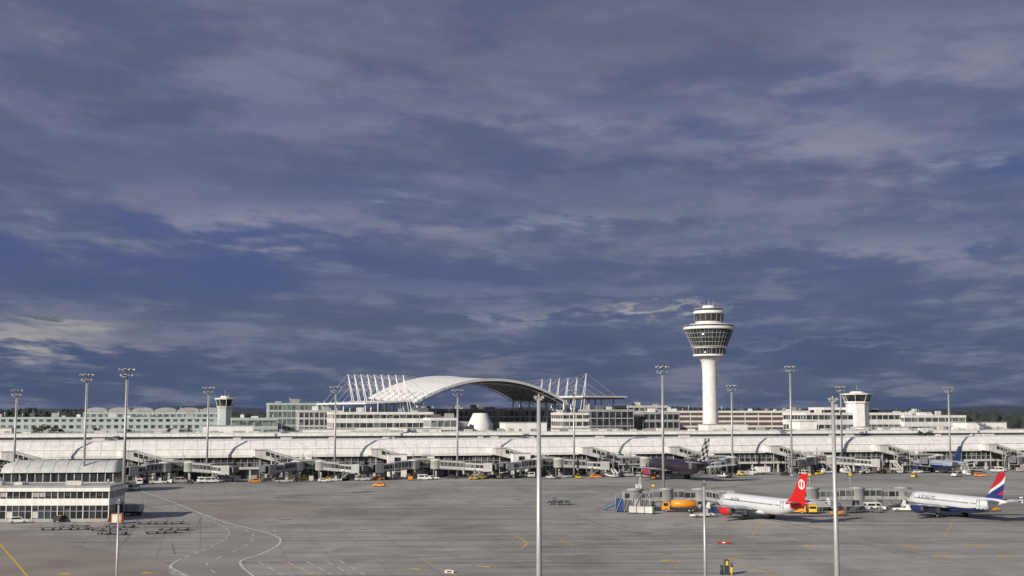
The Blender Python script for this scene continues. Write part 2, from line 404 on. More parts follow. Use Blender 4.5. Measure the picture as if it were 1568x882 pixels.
# ------------------------------------------------------------ masts
def mast(bearing,Y,toprow,n=8):
    x=gx(bearing,Y); z=gz(toprow,Y)
    b=B()
    b.cyl((0,0,0),(0,0,z-2.2),.44,.24,galv,12); b.cyl((0,0,0),(0,0,.5),.9,.9,concrete,12)
    b.cyl((0,0,z-2.2),(0,0,z-.2),.22,.2,galv,8)
    for zz,r in ((z-2.3,1.4),(z-.5,1.8)):
        b.lathe([(r,zz),(r,zz+.14),(r-.2,zz+.15),(r-.2,zz-.01)],galv,16)
        for k in range(4): a=math.pi*k/4; b.beam((-r*math.cos(a),-r*math.sin(a),zz+.05),(r*math.cos(a),r*math.sin(a),zz+.05),.08,galv)
    for k in range(n):
        a=2*math.pi*k/n
        for zz,rr in ((z-.35,1.95),(z-1.9,1.45)):
            if rr<1.5 and k%2: continue
            cx,cy=rr*math.cos(a),rr*math.sin(a)
            old=b.M; b.M=T((cx,cy,zz))@Matrix.Rotation(a,4,'Z')@Matrix.Rotation(math.radians(35),4,'Y')
            b.box(-.22,.22,-.36,.36,-.05,.42,galv); b.box(.22,.25,-.3,.3,0,.37,glassd); b.M=old
    b.cyl((.4,0,3),(.4,0,z-3),.05,.05,galv,4)
    b.make('floodlight_mast',None,T((x,Y,0)))
for br,Y,tr in ((188,340,565),(127,400,573),(1016,402,561),(1213,505,561),(20,445,597),(316,468,593),(512,478,592),(700,484,597),(879,492,597),(1122,515,590),(1290,538,592),(1456,545,593)):
    mast(br,Y,tr)
def lamp_post(bearing,Y,toprow,r0,r1,head):
    x=gx(bearing,Y,gz(toprow,Y)); z=gz(toprow,Y); b=B()
    b.cyl((0,0,0),(0,0,z),r0,r1,galv,16); b.cyl((0,0,0),(0,0,.4),r0*2,r0*2,concrete,12)
    if head: 
        b.cyl((0,0,z),(0,0,z+.25),r1*.7,.05,galv,10); b.box(-.35,.35,-.12,.12,z-.35,z-.2,galv)
        for sx in (-.45,.2): b.box(sx,sx+.28,-.25,.1,z-.2,z+.05,lgrey)
    else:
        b.box(-.28,.28,-.3,.1,z-.1,z+.25,mgrey); b.box(-.08,.08,-.08,.08,z+.25,z+.5,galv)
    b.make('light_pole',None,T((x,Y,0)))
lamp_post(825,112,607,.32,.17,True)
lamp_post(1275,122,610,.32,.17,True)
lamp_post(1078,150,742,.2,.15,False)
lamp_post(182,150,770,.14,.11,False)
# ------------------------------------------------------------ CONTROL TOWER
ct=root('airport_control_tower',T((gx(1087,620,40),620,0)))
b=B()
b.lathe([(4.6,0),(4.0,18),(3.75,30),(3.7,46),(4.1,50.5),(5.2,52.2),(7.2,53.4)],white,40)
b.make('shaft',ct)
b=B()
b.lathe([(7.2,53.4),(8.1,53.8),(8.1,54.4),(7.9,54.5),(8.1,57.5),(8.5,57.6),(8.6,58.2)],white,40,mf=lambda c:glassd if 54.6<c.z<57.4 else None)
for i in range(24):
    a=2*math.pi*i/24; b.beam((8.0*math.cos(a),8.0*math.sin(a),54.4),(8.15*math.cos(a),8.15*math.sin(a),57.6),.16,lgrey)
for zz,rr in ((58.3,9.2),(53.6,8.4)):
    b.lathe([(rr-.9,zz-.1),(rr,zz-.1),(rr,zz+.2),(rr-.9,zz+.21)],offwhite,40)
b.make('lower_gallery',ct)
b=B()
b.lathe([(8.4,58.2),(12.0,66.9)],mgrey,40,mf=lambda c:glassd)
for i in range(36):
    a=2*math.pi*i/36; b.beam((8.6*math.cos(a),8.6*math.sin(a),58.2),(12.2*math.cos(a),12.2*math.sin(a),66.9),.15,lgrey)
for t in (.0,.25,.5,.75):
    z=58.4+8.5*t; r=8.55+3.6*t
    b.lathe([(r-.2,z-.08),(r+.28,z-.08),(r+.28,z+.14),(r-.2,z+.15)],lgrey,40)
b.make('glazed_cone',ct)
b=B()
b.lathe([(11.9,66.8),(12.9,66.9),(12.9,67.9),(12.3,68.3),(10.2,68.8),(9.9,69.7),(7.2,69.9),(6.8,70.2)],white,40)
for i in range(40):
    a=2*math.pi*i/40; b.cyl((12.7*math.cos(a),12.7*math.sin(a),67.9),(12.7*math.cos(a),12.7*math.sin(a),69.0),.05,.05,galv,4)
b.lathe([(12.65,69.0),(12.78,69.0),(12.78,69.1),(12.65,69.11)],galv,40)
b.make('rim',ct)
b=B()
b.lathe([(6.8,70.1),(6.8,70.9),(6.9,71.0),(7.6,74.9),(7.9,75.0),(7.9,75.9),(7.0,76.5),(3.4,76.8),(3.2,78.8),(2.9,79.1),(.3,79.3)],white,32,mf=lambda c:glassd if 71<c.z<74.8 else None)
for i in range(16):
    a=2*math.pi*i/16; b.beam((6.95*math.cos(a),6.95*math.sin(a),71),(7.65*math.cos(a),7.65*math.sin(a),74.9),.16,lgrey)
for i in range(18):
    a=2*math.pi*i/18; b.cyl((7.2*math.cos(a),7.2*math.sin(a),76.4),(7.2*math.cos(a),7.2*math.sin(a),77.5),.05,.05,galv,4)
b.lathe([(7.15,77.4),(7.27,77.4),(7.27,77.52),(7.15,77.53)],galv,32)
for (x,y,h) in ((0,0,83),(-2,1,81.5),(2.2,0,81.8),(4.4,1,79.8),(-4.6,-1,80),(-6,2,79)): b.cyl((x,y,76.5),(x,y,h),.12,.07,galv,5)
b.make('top_cab',ct)
# ------------------------------------------------------------ generic buildings
def bld(name,b0,b1,toprow,Y,d,nf,z0=0,yaw=PA,**kw):
    x0=gx(b0,Y,20);z=gz(toprow,Y)
    k=(b1-784)/F*cp; ca,sa=math.cos(math.radians(yaw)),math.sin(math.radians(yaw))
    w=(k*Y-x0)/(ca-k*sa)
    par=kw.get('parapet',.8)
    r=root(name,T((x0,Y,0))@RZ(yaw)); b=B(); facade(b,w,d,z0,z-par,nf,**kw); b.make('walls_and_windows',r)
    b=B(); rooftop(b,1,w-1,2,d-1,z+.05,max(3,int(w/7))); b.make('rooftop_units',r)
    return r,w,z
r,w,z=bld('long_hotel_building',-60,352,639,590,18,7,yaw=10,gl=glass,wall=green_wall,band=.5,bay=3.4,mw=1.5,parapet=.6)
r2,w2,z2=bld('scalloped_roof_building',128,340,631,640,24,7,yaw=8,gl=glassg,wall=green_wall,band=.42,bay=3.2,mw=1.0)
b=B(); ns=6; sw=w2/ns
for i in range(ns):
    c=(i+.5)*sw; pts=[(c+sw*.49*math.cos(math.pi*(1-t/12)),z2+.1+2.3*math.sin(math.pi*t/12)) for t in range(0,13)]
    b.prism(pts,1,22,lgrey,True); b.prism([(c-3.4,z2+.2),(c-2.6,z2+1.3),(c,z2+1.8),(c+2.6,z2+1.3),(c+3.4,z2+.2)],.8,1,lgrey)
b.make('scalloped_roof',r2)
def small_tower(name,bearing,Y,top,cabr,shr,zb=0,shaft=green_wall,cabm=glassd):
    r=root(name,T((gx(bearing,Y,25),Y,0))); zt=gz(top,Y); b=B()
    b.lathe([(shr,zb),(shr,zt-6.2),(cabr*1.0,zt-5.6),(cabr*1.0,zt-5)],shaft,8,sm=False); b.make('shaft',r)
    b=B(); b.lathe([(cabr*.9,zt-5),(cabr*1.12,zt-1.8)],cabm,8,sm=False)
    for i in range(8):
        a=2*math.pi*(i+.5)/8; b.beam((cabr*.92*math.cos(a),cabr*.92*math.sin(a),zt-5),(cabr*1.14*math.cos(a),cabr*1.14*math.sin(a),zt-1.8),.2,white)
    b.lathe([(cabr*1.25,zt-1.8),(cabr*1.28,zt-1.2),(cabr*.6,zt-.9),(cabr*.5,zt-.2),(.2,zt)],white,8,sm=False)
    b.cyl((0,0,zt-.3),(0,0,zt+3),.12,.08,galv,5); b.cyl((1.5,0,zt-1),(1.5,0,zt+1.5),.08,.06,galv,5); b.cyl((-1.8,0,zt-1),(-1.8,0,zt+1),.08,.06,galv,5)
    b.make('cab',r)
small_tower('apron_tower',344,600,606,3.9,3.6)
small_tower('ramp_control_tower',1313,600,599,6.2,5.5,shaft=white,cabm=glassd)
bld('office_building',412,500,617,625,25,8,gl=glassg,wall=green_wall,band=.25,bay=2.2,mw=.3)
bld('office_building',458,512,628,598,16,7,gl=glass,wall=offwhite,band=.25,bay=2.2,mw=.5)
bld('terminal_building',510,662,631,560,26,6,gl=glass,wall=white,band=.5,bay=3)
bld('terminal_building',660,700,640,548,18,5,gl=glassg,wall=white,band=.3,bay=2.4)
bld('central_hall_building',640,872,626,655,30,7,gl=glassg,wall=offwhite,band=.2,bay=3,mw=.35)
bld('glass_office_building',905,970,627,600,20,7,gl=glassd,wall=lgrey,band=.15,bay=3,mw=.35)
bld('office_building',862,912,632,600,20,7,gl=glass,wall=white,band=.4,bay=3,mw=.35)
bld('terminal_building',962,1022,621,650,25,8,gl=glass,wall=offwhite,band=.45,bay=3,mw=.6)
bld('service_building',985,1040,631,612,14,6,gl=glassd,wall=lgrey,band=.3,bay=3,mw=.5)
bld('car_park_building',1015,1262,629,690,40,9,gl=brown,wall=white,band=.36,bay=8,mw=.4)
bld('terminal_building',1235,1395,632,590,24,5,gl=glass,wall=white,band=.5,bay=3)
bld('office_building',1262,1345,624,600,14,7,yaw=14,gl=glassd,wall=white,band=.55,bay=4)
bld('terminal_building',1385,1478,636,600,24,5,gl=glassg,wall=white,band=.5,bay=3.5)
bld('hangar_building',1395,1425,631,625,14,5,gl=mgrey,wall=offwhite,band=.5,bay=5)
bld('office_building',355,425,640,560,15,5,gl=glassg,wall=green_wall,band=.35,bay=3)
b=B(); b.lathe([(5.8,0),(5.8,20),(4.0,23.5),(3.6,24.5),(3.2,25.2),(.3,25.3)],white,32)
b.lathe([(9,14),(8.6,21),(8.4,21.4),(.5,21.6)],offwhite,32,(-14,3)); b.make('white_ventilation_cone',None,T((gx(735,568),568,0)))
# ------------------------------------------------------------ vaulted roof
VM=T((gx(757,615,40),615,0))@RZ(33)
vr=root('vaulted_forum_roof',VM)
HW=45;RISE=12.0
def vz(x,y): return 30+RISE*(1-(abs(x)/HW)**2.1)+y*.05
b=B(); NX=44;NY=12;L=50
def vgrid(b,off,m):
    k=b.add([(-HW+2*HW*i/NX,L*j/NY,vz(-HW+2*HW*i/NX,L*j/NY)+off) for j in range(NY+1) for i in range(NX+1)])
    for j in range(NY):
        for i in range(NX): a=k+j*(NX+1)+i; b.fc([a,a+1,a+NX+2,a+NX+1],m,True)
vgrid(b,0,membrane); vgrid(b,-.5,mgrey)
for y in (0,L):
    for i in range(NX):
        x0=-HW+2*HW*i/NX;x1=x0+2*HW/NX
        s=-.4 if y==0 else .0
        k=b.add([(x0,y+s,vz(x0,y)-.9),(x1,y+s,vz(x1,y)-.9),(x1,y+s,vz(x1,y)+.35),(x0,y+s,vz(x0,y)+.35),(x0,y+s+.4,vz(x0,y)-.9),(x1,y+s+.4,vz(x1,y)-.9),(x1,y+s+.4,vz(x1,y)+.35),(x0,y+s+.4,vz(x0,y)+.35)])
        for q in ((0,1,2,3),(7,6,5,4),(3,2,6,7),(1,0,4,5)): b.fc([k+t for t in q],white)
b.make('membrane_shell',vr,norm=False)
b=B()
for j in range(9):
    y=1.5+j*6
    for i in range(22):
        x0=-HW+2*HW*i/22;x1=x0+2*HW/22
        b.beam((x0,y,vz(x0,y)-2.2),(x1,y,vz(x1,y)-2.2),.28,offwhite)
        b.beam((x0,y,vz(x0,y)-2.2),((x0+x1)/2,y,vz((x0+x1)/2,y)-.6),.14,lgrey);b.beam(((x0+x1)/2,y,vz((x0+x1)/2,y)-.6),(x1,y,vz(x1,y)-2.2),.14,lgrey)
for i in range(1,12):
    x=-HW+2*HW*i/12; b.beam((x,0,vz(x,0)-1.2),(x,L,vz(x,L)-1.2),.3,lgrey)
b.make('roof_trusses',vr)
b=B()
for j in range(9):
    y=-3+j*7.5; top=Vector((-53,y,43.3+.03*y)); 
    for dy in (-2.2,2.2): b.cyl((-47,y+dy,18),top,.24,.18,white,6)
    b.cyl(top,(-38,y,vz(-38,min(y,L))+.2),.09,.09,white,4); b.cyl(top,(-24,y,vz(-24,min(max(y,0),L))+.2),.06,.06,white,4); b.cyl(top,(-66,y,31),.06,.06,white,4)
    b.cyl((-47,y,31),(-43,y,30),.25,.25,white,6); b.cyl((-66,y,0),(-66,y,31),.2,.2,white,6)
    b.cyl(top-Vector((0,0,5)),(-43.5,y,30.5),.13,.13,white,5)
for j in range(6):
    y=-8+j*8; top=Vector((51,y,45.5 if j==0 else 43.5)); 
    for dy in (-2.2,2.2): b.cyl((46.5,y+dy,16),top,.24,.17,white,6)
    b.cyl(top,(37,y,vz(37,max(y,0))+.2),.06,.06,white,4); b.cyl(top,(25,y,vz(25,max(y,0))+.2),.05,.05,white,4)
    if j<3: b.cyl(top,(70,y,34),.06,.06,white,4)
b.make('masts_and_cables',vr)
b=B()
b.box(47,76,-10,34,33.2,34.0,white); b.box(48,75,-9,33,32.4,33.2,mgrey)
for x in (54,62,70):
    for y in (-6,10,28): b.cyl((x,y,0),(x,y,32.5),.35,.35,white,8)
b.prism([(-70,29.4),(-46,30.6),(-46,31.4),(-70,30.0)],2,58,membrane)
for x in (-68,-58,-48):
    for y in (6,30,54): b.cyl((x,y,0),(x,y,29.6),.3,.3,white,8)
for x in (-43,43):
    for y in range(0,50,8): b.cyl((x,y+1,0),(x,y+1,vz(x,y)-.6),.45,.4,white,8)
b.make('side_canopies',vr)
# ------------------------------------------------------------ near-left apron building
Yb=296; xr=gx(166,Yb,3)
r=root('apron_operations_building',T((xr,Yb,0))@RZ(2)); b=B(); W=90
b.box(-W,0,0,13,0,.7,concrete); b.box(-W,0,.25,12.8,.7,7.9,glassd)
b.box(-W-.1,.12,0,13.1,3.8,5.4,white); b.box(-W-.2,.3,-.35,13.4,7.1,8.0,white); b.box(-W-.3,.4,-.45,13.5,8.0,8.35,lgrey); b.box(-W,0,.3,12.9,8.35,8.4,roofgrey)
x=-W
i=0
while x<=0.01:
    mm=white if i%4==0 else lgrey
    b.box(x-.09,x+.09,.08,.25,.7,3.8,mm); b.box(x-.09,x+.09,.08,.25,5.4,7.1,mm); x+=1.5; i+=1
b.box(-W,0,.12,.25,2.4,2.52,lgrey)
for y in (0.1,4.3,8.6,12.7): b.box(-.0,.1,y,y+.25,.7,7.1,white)
x=-W
while x<-4:
    if R()<.5: b.box(x,x+1.4,.2,.24,.8+R()*.1,2.3,offwhite)
    if R()<.35: b.box(x,x+2.9,.19,.235,5.8,7.0,lgrey)
    x+=3
b.make('walls_and_windows',r)
b=B(); rooftop(b,-W,-2,2,11,8.4,18,1.2)
b.cyl((-W,.2,9.3),(0,.2,9.3),.04,.04,galv,4)
for i in range(46): b.cyl((-i*2,.2,8.35),(-i*2,.2,9.3),.035,.035,galv,4)
b.make('rooftop_units',r)
Y2=400; r=root('curved_roof_shed',T((gx(175,Y2,5),Y2,0))@RZ(8)); b=B(); W=34
b.box(-W,0,0,14,0,6.6,glassd)
x=-W
while x<=.01: b.box(x-.12,x+.12,-.12,0,0,6.5,offwhite); x+=2.4
b.box(-W-.1,.1,-.2,14.2,2.8,3.5,offwhite)
b.make('walls_and_windows',r)
b=B(); rs=[]
shh=lambda i:3.6*math.sin(math.pi*(i+.0)/14)**.6 if i>0 else 0
for x,s in ((-W-.8,.75),(-W+3,1),(-1,1),(.8,1)):
    rs.append([(x,-.8+15.6*i/12,6.6+shh(i)*s) for i in range(13)]+[(x,14.8-15.6*i/12,6.5) for i in range(13)])
b.loft(rs,offwhite,True,True)
x=-W+3
while x<0: 
    for i in range(12):
        b.beam((x,-.8+15.6*i/12,6.64+shh(i)),(x,-.8+15.6*(i+1)/12,6.64+shh(i+1)),.06,lgrey)
    x+=4
b.make('curved_roof',r)
# ------------------------------------------------------------ aircraft
def tailmat(kind):
    m=bpy.data.materials.new('tail_livery_'+kind); t=nt(m); n=t.nodes; l=t.links; bs=n['Principled BSDF']; bs.inputs['Roughness'].default_value=.3
    tc=n.new('ShaderNodeTexCoord')
    def mth(op,a,c=None):
        q=n.new('ShaderNodeMath'); q.operation=op
        for i,v in enumerate((a,c)):
            if v is None: continue
            if hasattr(v,'links'): l.new(v,q.inputs[i])
            else: q.inputs[i].default_value=v
        return q.outputs[0]
    def mix(f,a,c):
        q=n.new('ShaderNodeMix'); q.data_type='RGBA'; l.new(f,q.inputs[0])
        for i,v in ((6,a),(7,c)):
            if hasattr(v,'links'): l.new(v,q.inputs[i])
            else: q.inputs[i].default_value=(*v,1)
        return q.outputs[2]
    s=n.new('ShaderNodeSeparateXYZ'); l.new(tc.outputs['Object'],s.inputs[0]); X,Z=s.outputs[0],s.outputs[2]
    if kind=='check':
        u=mth('FLOOR',mth('MULTIPLY',mth('ADD',X,mth('MULTIPLY',Z,.8)),.8)); v=mth('FLOOR',mth('MULTIPLY',mth('SUBTRACT',Z,mth('MULTIPLY',X,.15)),.95))
        f=mth('MODULO',mth('ABSOLUTE',mth('ADD',u,v)),2.0)
        c=mix(f,(.012,.012,.018),(.38,.38,.38))
    elif kind=='red':
        dx=mth('ADD',X,17.6); dz=mth('SUBTRACT',Z,9.3); d=mth('SQRT',mth('ADD',mth('MULTIPLY',dx,dx),mth('MULTIPLY',dz,dz)))
        ring=mth('MULTIPLY',mth('LESS_THAN',d,1.15),mth('GREATER_THAN',d,.8)); dot=mth('MULTIPLY',mth('LESS_THAN',mth('ABSOLUTE',dx),.22),mth('LESS_THAN',mth('ABSOLUTE',dz),.8))
        c=mix(mth('MAXIMUM',ring,dot),(.55,.015,.015),(.7,.7,.7))
    elif kind=='wave':
        w=mth('ADD',mth('MULTIPLY',X,1.0),mth('MULTIPLY',Z,1.25))
        w=mth('ADD',w,mth('SINE',mth('MULTIPLY',Z,.8)))
        c=mix(mth('GREATER_THAN',w,-6.7),(.02,.035,.15),(.65,.65,.68))
        c=mix(mth('GREATER_THAN',w,-5.3),c,(.4,.02,.03)); c=mix(mth('LESS_THAN',w,-9.5),c,(.45,.02,.03)); c=mix(mth('LESS_THAN',Z,6.6),c,(.02,.04,.16))
    l.new(c,bs.inputs['Base Color'])
    return m
def aircraft(bearing,row,heading,top,belly,bellyz,eng,tail,rear=None,scale=1,text=None,textm=None,name='passenger_airplane'):
    p=G(bearing,row)
    r=root(name,T(p)@RZ(heading)@Matrix.Scale(scale,4))
    st=[(17.7,3.05,.05,.05),(17.5,3.07,.35,.3),(17.0,3.12,.75,.68),(16.3,3.22,1.1,1.05),(15.6,3.34,1.38,1.36),(14.8,3.45,1.62,1.62),(13.6,3.56,1.86,1.88),(12,3.6,1.96,2.02),(10,3.6,1.98,2.05)]+[(x,3.6,1.98,2.05) for x in (7,4,1,-2,-5,-7)]+[(-9,3.66,1.94,1.98),(-11,3.85,1.8,1.82),(-12,4.0,1.68,1.7),(-13,4.15,1.55,1.55),(-14.5,4.4,1.3,1.3),(-15.3,4.52,1.16,1.18),(-16,4.62,1.03,1.05),(-17.5,4.82,.72,.75),(-18.8,4.98,.42,.45),(-19.8,5.08,.15,.2)]
    N=32; rings=[[(x,ry*math.sin(2*math.pi*i/N),zc+rz*math.cos(2*math.pi*i/N)) for i in range(N)] for x,zc,ry,rz in st]
    def mf(c):
        if 14.8<c.x<16.2 and 3.75<c.z<4.6+(16.2-c.x)*.1 : return glassd
        if rear and c.x<-12.6-(5.6-c.z)*1.1: return rear
        if c.z<bellyz: return belly
        return top
    b=B(); b.loft(rings,top,True,True,mf)
    rr=[]
    for x,h,w in ((6.5,.15,.6),(4.5,.5,1.6),(1,.75,2.0),(-2.5,.7,1.9),(-5,.2,.7)):
        rr.append([(x,w*math.sin(2*math.pi*i/16),2.0+h*math.cos(2*math.pi*i/16)) for i in range(16)])
    b.loft(rr,belly)
    b.make('fuselage',r)
    b=B()
    for sy in (-1,1):
        x=12.2
        while x>-11.5:
            rad=1.985 if x>-9 else 1.85
            b.box(x-.12,x+.12,sy*rad-.03 if sy>0 else -rad-.02,sy*rad+.02 if sy>0 else -rad+.03,3.98,4.26,dark); x-=.53
        for x in (13.2,-12.0):
            rad=1.9 if x>0 else 1.72
            zc=0 if x>0 else .35
            for dx in (-.42,.42): b.box(x+dx-.03,x+dx+.03,sy*rad-.12,sy*rad+.12,3.1+zc,4.9+zc,lgrey)
    b.make('cabin_windows',r)
    def foil(le,te,y,z,t,vert=False):
        c=le-te; pr=[(0,0),(.08,.5),(.3,.62),(.65,.4),(1,.03),(1,-.03),(.65,-.25),(.3,-.4),(.08,-.35)]
        return [((le-c*u,v*t,z) if vert else (le-c*u,y,z+v*t)) for u,v in pr]
    b=B()
    for sy in (-1,1):
        b.loft([foil(6.2,-2.2,sy*1.2,2.35,1.0),foil(2.9,-2.2,sy*6.4,2.95,.6),foil(-3.4,-5.0,sy*16.6,3.95,.22),foil(-3.7,-5.0,sy*17,4.0,.1)],wingm)
        b.prism([(-3.4,3.6),(-4.2,4.9),(-5.2,4.9),(-5.2,3.4)],sy*17.0-.05,sy*17.0+.05,top)
        b.loft([foil(-14.2,-18.2,sy*.5,5.0,.45),foil(-17.6,-19.4,sy*6.2,5.6,.16)],wingm)
        for yy in (4.2,8.6,12.2):
            xx=-2.2-(max(0,yy-6.4))*.27; b.cyl((xx+1.6,sy*yy,2.45+.11*(yy-3)),(xx-1.1,sy*yy,2.65+.11*(yy-3)),.22,.06,wingm,8)
    b.make('wings',r)
    b=B(); b.loft([foil(-11.8,-18.4,0,5.2,.5,True),foil(-13.4,-18.6,0,6.4,.45,True),foil(-17.3,-19.9,0,11.75,.2,True)],tail,True,False); b.make('tail_fin',r)
    b=B()
    for sy in (-1,1):
        old=b.M; b.M=T((0,sy*5.75,1.95))@Matrix.Rotation(math.radians(90),4,'Y')
        b.lathe([(.3,4.2),(.95,7.0),(1.02,7.15)],dark,24); b.lathe([(.95,7.12),(1.1,7.05),(1.22,6.2),(1.2,4.8),(.92,3.3),(.85,3.25)],eng,24)
        b.lathe([(.86,3.3),(.5,2.3),(.15,1.5)],mgrey,16); b.M=old
        b.prism([(6.3,3.05),(3.0,2.9),(1.5,2.4),(4,2.5)],sy*5.75-.15,sy*5.75+.15,eng)
    b.make('engines',r)
    b=B()
    for sy in (-1,1):
        b.cyl((0,sy*3.8,.55),(0,sy*3.6,2.6),.15,.18,galv,8); b.prism([(.6,1.2),(.6,2.4),(-.6,2.4),(-.4,1.2)],sy*4.05-.03,sy*4.05+.03,top)
        for dy in (-.45,.45): b.cyl((0,sy*3.8+dy-.2,.58),(0,sy*3.8+dy+.2,.58),.58,.58,black,16); b.cyl((0,sy*3.8+dy-.21,.58),(0,sy*3.8+dy+.21,.58),.25,.25,galv,8)
    b.cyl((12.6,0,.4),(12.6,0,2),.1,.12,galv,8)
    for dy in (-.25,.25): b.cyl((12.6,dy-.1,.38),(12.6,dy+.1,.38),.38,.38,black,12)
    b.make('landing_gear',r)
    if text:
        for sy in (1,-1):
            cu=bpy.data.curves.new('lettering','FONT'); cu.body=text; cu.size=1.6; cu.extrude=.01; cu.align_x='CENTER'
            o=bpy.data.objects.new('lettering_tmp',cu); scene.collection.objects.link(o)
            bpy.context.view_layer.update(); dg=bpy.context.evaluated_depsgraph_get(); me=bpy.data.meshes.new_from_object(o.evaluated_get(dg)); bpy.data.objects.remove(o)
            for v in me.vertices:
                h=v.co.y+4.05-3.6-.1; a=h/2.03
                x=7.5-sy*v.co.x
                v.co=Vector((x,sy*(2.0*math.cos(a)+.03),3.6+2.06*math.sin(a)))
            me.materials.clear(); me.materials.append(textm)
            o=bpy.data.objects.new('lettering',me); scene.collection.objects.link(o); o.parent=r
    return r
aircraft(1162,795,113,planewhite,planewhite,0,red,tailmat('red'),rear=red,text='airline',textm=mgrey)
aircraft(1458,792,108,planewhite,navy,2.9,navy,tailmat('wave'),rear=None,text='AIRWAYS',textm=navy)
aircraft(1034,734,110,purple,dark,2.6,mat('magenta_paint',(.25,.035,.08),.35),tailmat('check'),scale=1.38)
aircraft(1432,724,104,mat('aircraft_blue_grey',(.32,.36,.42),.3),navy,3.5,navy,navy)
# ------------------------------------------------------------ remote stand gallery
def gallery(b0,b1,row,zf=3.0,name='boarding_gallery'):
    p,q=G(b0,row),G(b1,row-1); d=q-p; L=d.length
    r=root(name,T(p)@Matrix.Rotation(math.atan2(d.y,d.x),4,'Z')); b=B()
    tunnel(b,(0,0,zf),(L*.33,0,zf),3.0,2.5); tunnel(b,(L*.33,0,zf+.05),(L*.7,0,zf+.05),3.4,2.8,lgrey); tunnel(b,(L*.7,0,zf),(L,0,zf),3.0,2.5)
    x=1
    while x<L: b.box(x-.25,x+.25,-1.2,-.8,0,zf-.25,mgrey); b.box(x-.25,x+.25,.8,1.2,0,zf-.25,mgrey); b.beam((x,-1,.3),(x+3,-1,zf-.3),.12,galv); x+=7
    for x in (3,L*.5,L*.9):
        b.lathe([(2.2,zf-.2),(2.3,zf),(2.3,zf+2.9),(2.5,zf+3.0),(.3,zf+3.4)],lgrey,16,(x,0)); b.cyl((x,0,0),(x,0,zf),.5,.5,lgrey,10)
    stairs(b,-.5,-1.4,zf,-5,blue); b.box(-1,.2,-1.5,1.5,zf,zf+.1,galv)
    for x in (L*.25,L*.62): stairs(b,x,-3,zf,5)
    b.make('gallery_body',r); return r
gallery(955,1085,781,2.4); gallery(1225,1400,780,2.6)
jb=B(); tunnel(jb,G(1075,779)+Vector((0,0,2.8)),G(1112,786)+Vector((0,3,2.6)),2.8,2.5)
jb.box(*(lambda p:(p.x-2,p.x+2,p.y-1,p.y+3))(G(1112,784)),2.4,5.6,lgrey); p=G(1100,783); jb.cyl((p.x,p.y,0),(p.x,p.y,2.8),.4,.4,mgrey,8)
jb.make('boarding_tunnel')
jb=B(); tunnel(jb,G(1390,779)+Vector((0,0,2.8)),G(1412,785)+Vector((0,3,2.6)),2.8,2.5); p=G(1402,783); jb.cyl((p.x,p.y,0),(p.x,p.y,2.8),.4,.4,mgrey,8)
jb.make('boarding_tunnel')
jb=B()
for i in range(4):
    jb.box(i*2.2,i*2.2+1.9,0,2.2,.2,3.4-.5*(i%2),(blue,mgrey,lgrey,mgrey)[i])
    jb.beam((i*2.2,-.2,.1),(i*2.2+2,-.2,4.6),.12,galv)
jb.cyl((0,-.2,4.7),(9,-.2,4.7),.06,.06,galv,4)
for i in range(5): jb.cyl((i*2.2,-.2,0),(i*2.2,-.2,4.7),.08,.08,galv,5)
jb.make('ground_power_station',None,T((gx(943,gy(784)),gy(784),0)))
# ------------------------------------------------------------ vehicles
def wheels(b,xs,w,r=.42):
    for x in xs:
        for sy in (-1,1):
            b.cyl((x,sy*w-.14,r),(x,sy*w+.14,r),r,r,black,12); b.cyl((x,sy*w-.15,r),(x,sy*w+.15,r),r*.5,r*.5,galv,8)
def van(m,L=5.2,Hh=2.2,W=1.0):
    b=B(); h=L/2
    b.prism([(-h,.45),(-h,Hh*.95),(-h+.15,Hh),(h-1.7,Hh),(h-.95,Hh*.62),(h-.1,Hh*.52),(h,.9),(h,.45)],-W,W,m)
    for sy in (-1,1):
        y0,y1=(W,W+.02) if sy>0 else (-W-.02,-W)
        b.prism([(h-2.6,Hh*.6),(h-2.6,Hh*.9),(h-1.75,Hh*.9),(h-1.15,Hh*.6)],y0,y1,glassd)
        b.box(-h+.4,h-2.9,y0,y1,Hh*.6,Hh*.88,glassd)
    b.prism([(h-1.62,Hh*.97),(h-.93,Hh*.64),(h-.9,Hh*.66),(h-1.6,Hh*.99)],-W+.12,W-.12,glassd)
    b.box(-h-.03,-h,-W+.2,W-.2,Hh*.6,Hh*.88,glassd); b.box(-h-.06,h+.06,-W*.95,W*.95,.35,.55,dark)
    wheels(b,(-h+1,h-1),W-.1,.36)
    b.box(-.2,.2,-.4,.4,Hh,Hh+.14,orange)
    return b
def car(m):
    b=B(); b.prism([(-2.1,.35),(-2.15,.85),(-1.9,1.0),(-1.5,1.45),(.4,1.48),(1.1,.98),(2.0,.82),(2.1,.6),(2.1,.35)],-.85,.85,m)
    for y0,y1 in ((.85,.87),(-.87,-.85)): b.prism([(-1.6,.98),(-1.3,1.38),(.3,1.4),(.85,.98)],y0,y1,glassd)
    wheels(b,(-1.35,1.35),.78,.32); b.box(-.5,-.2,-.4,.4,1.48,1.6,orange); return b
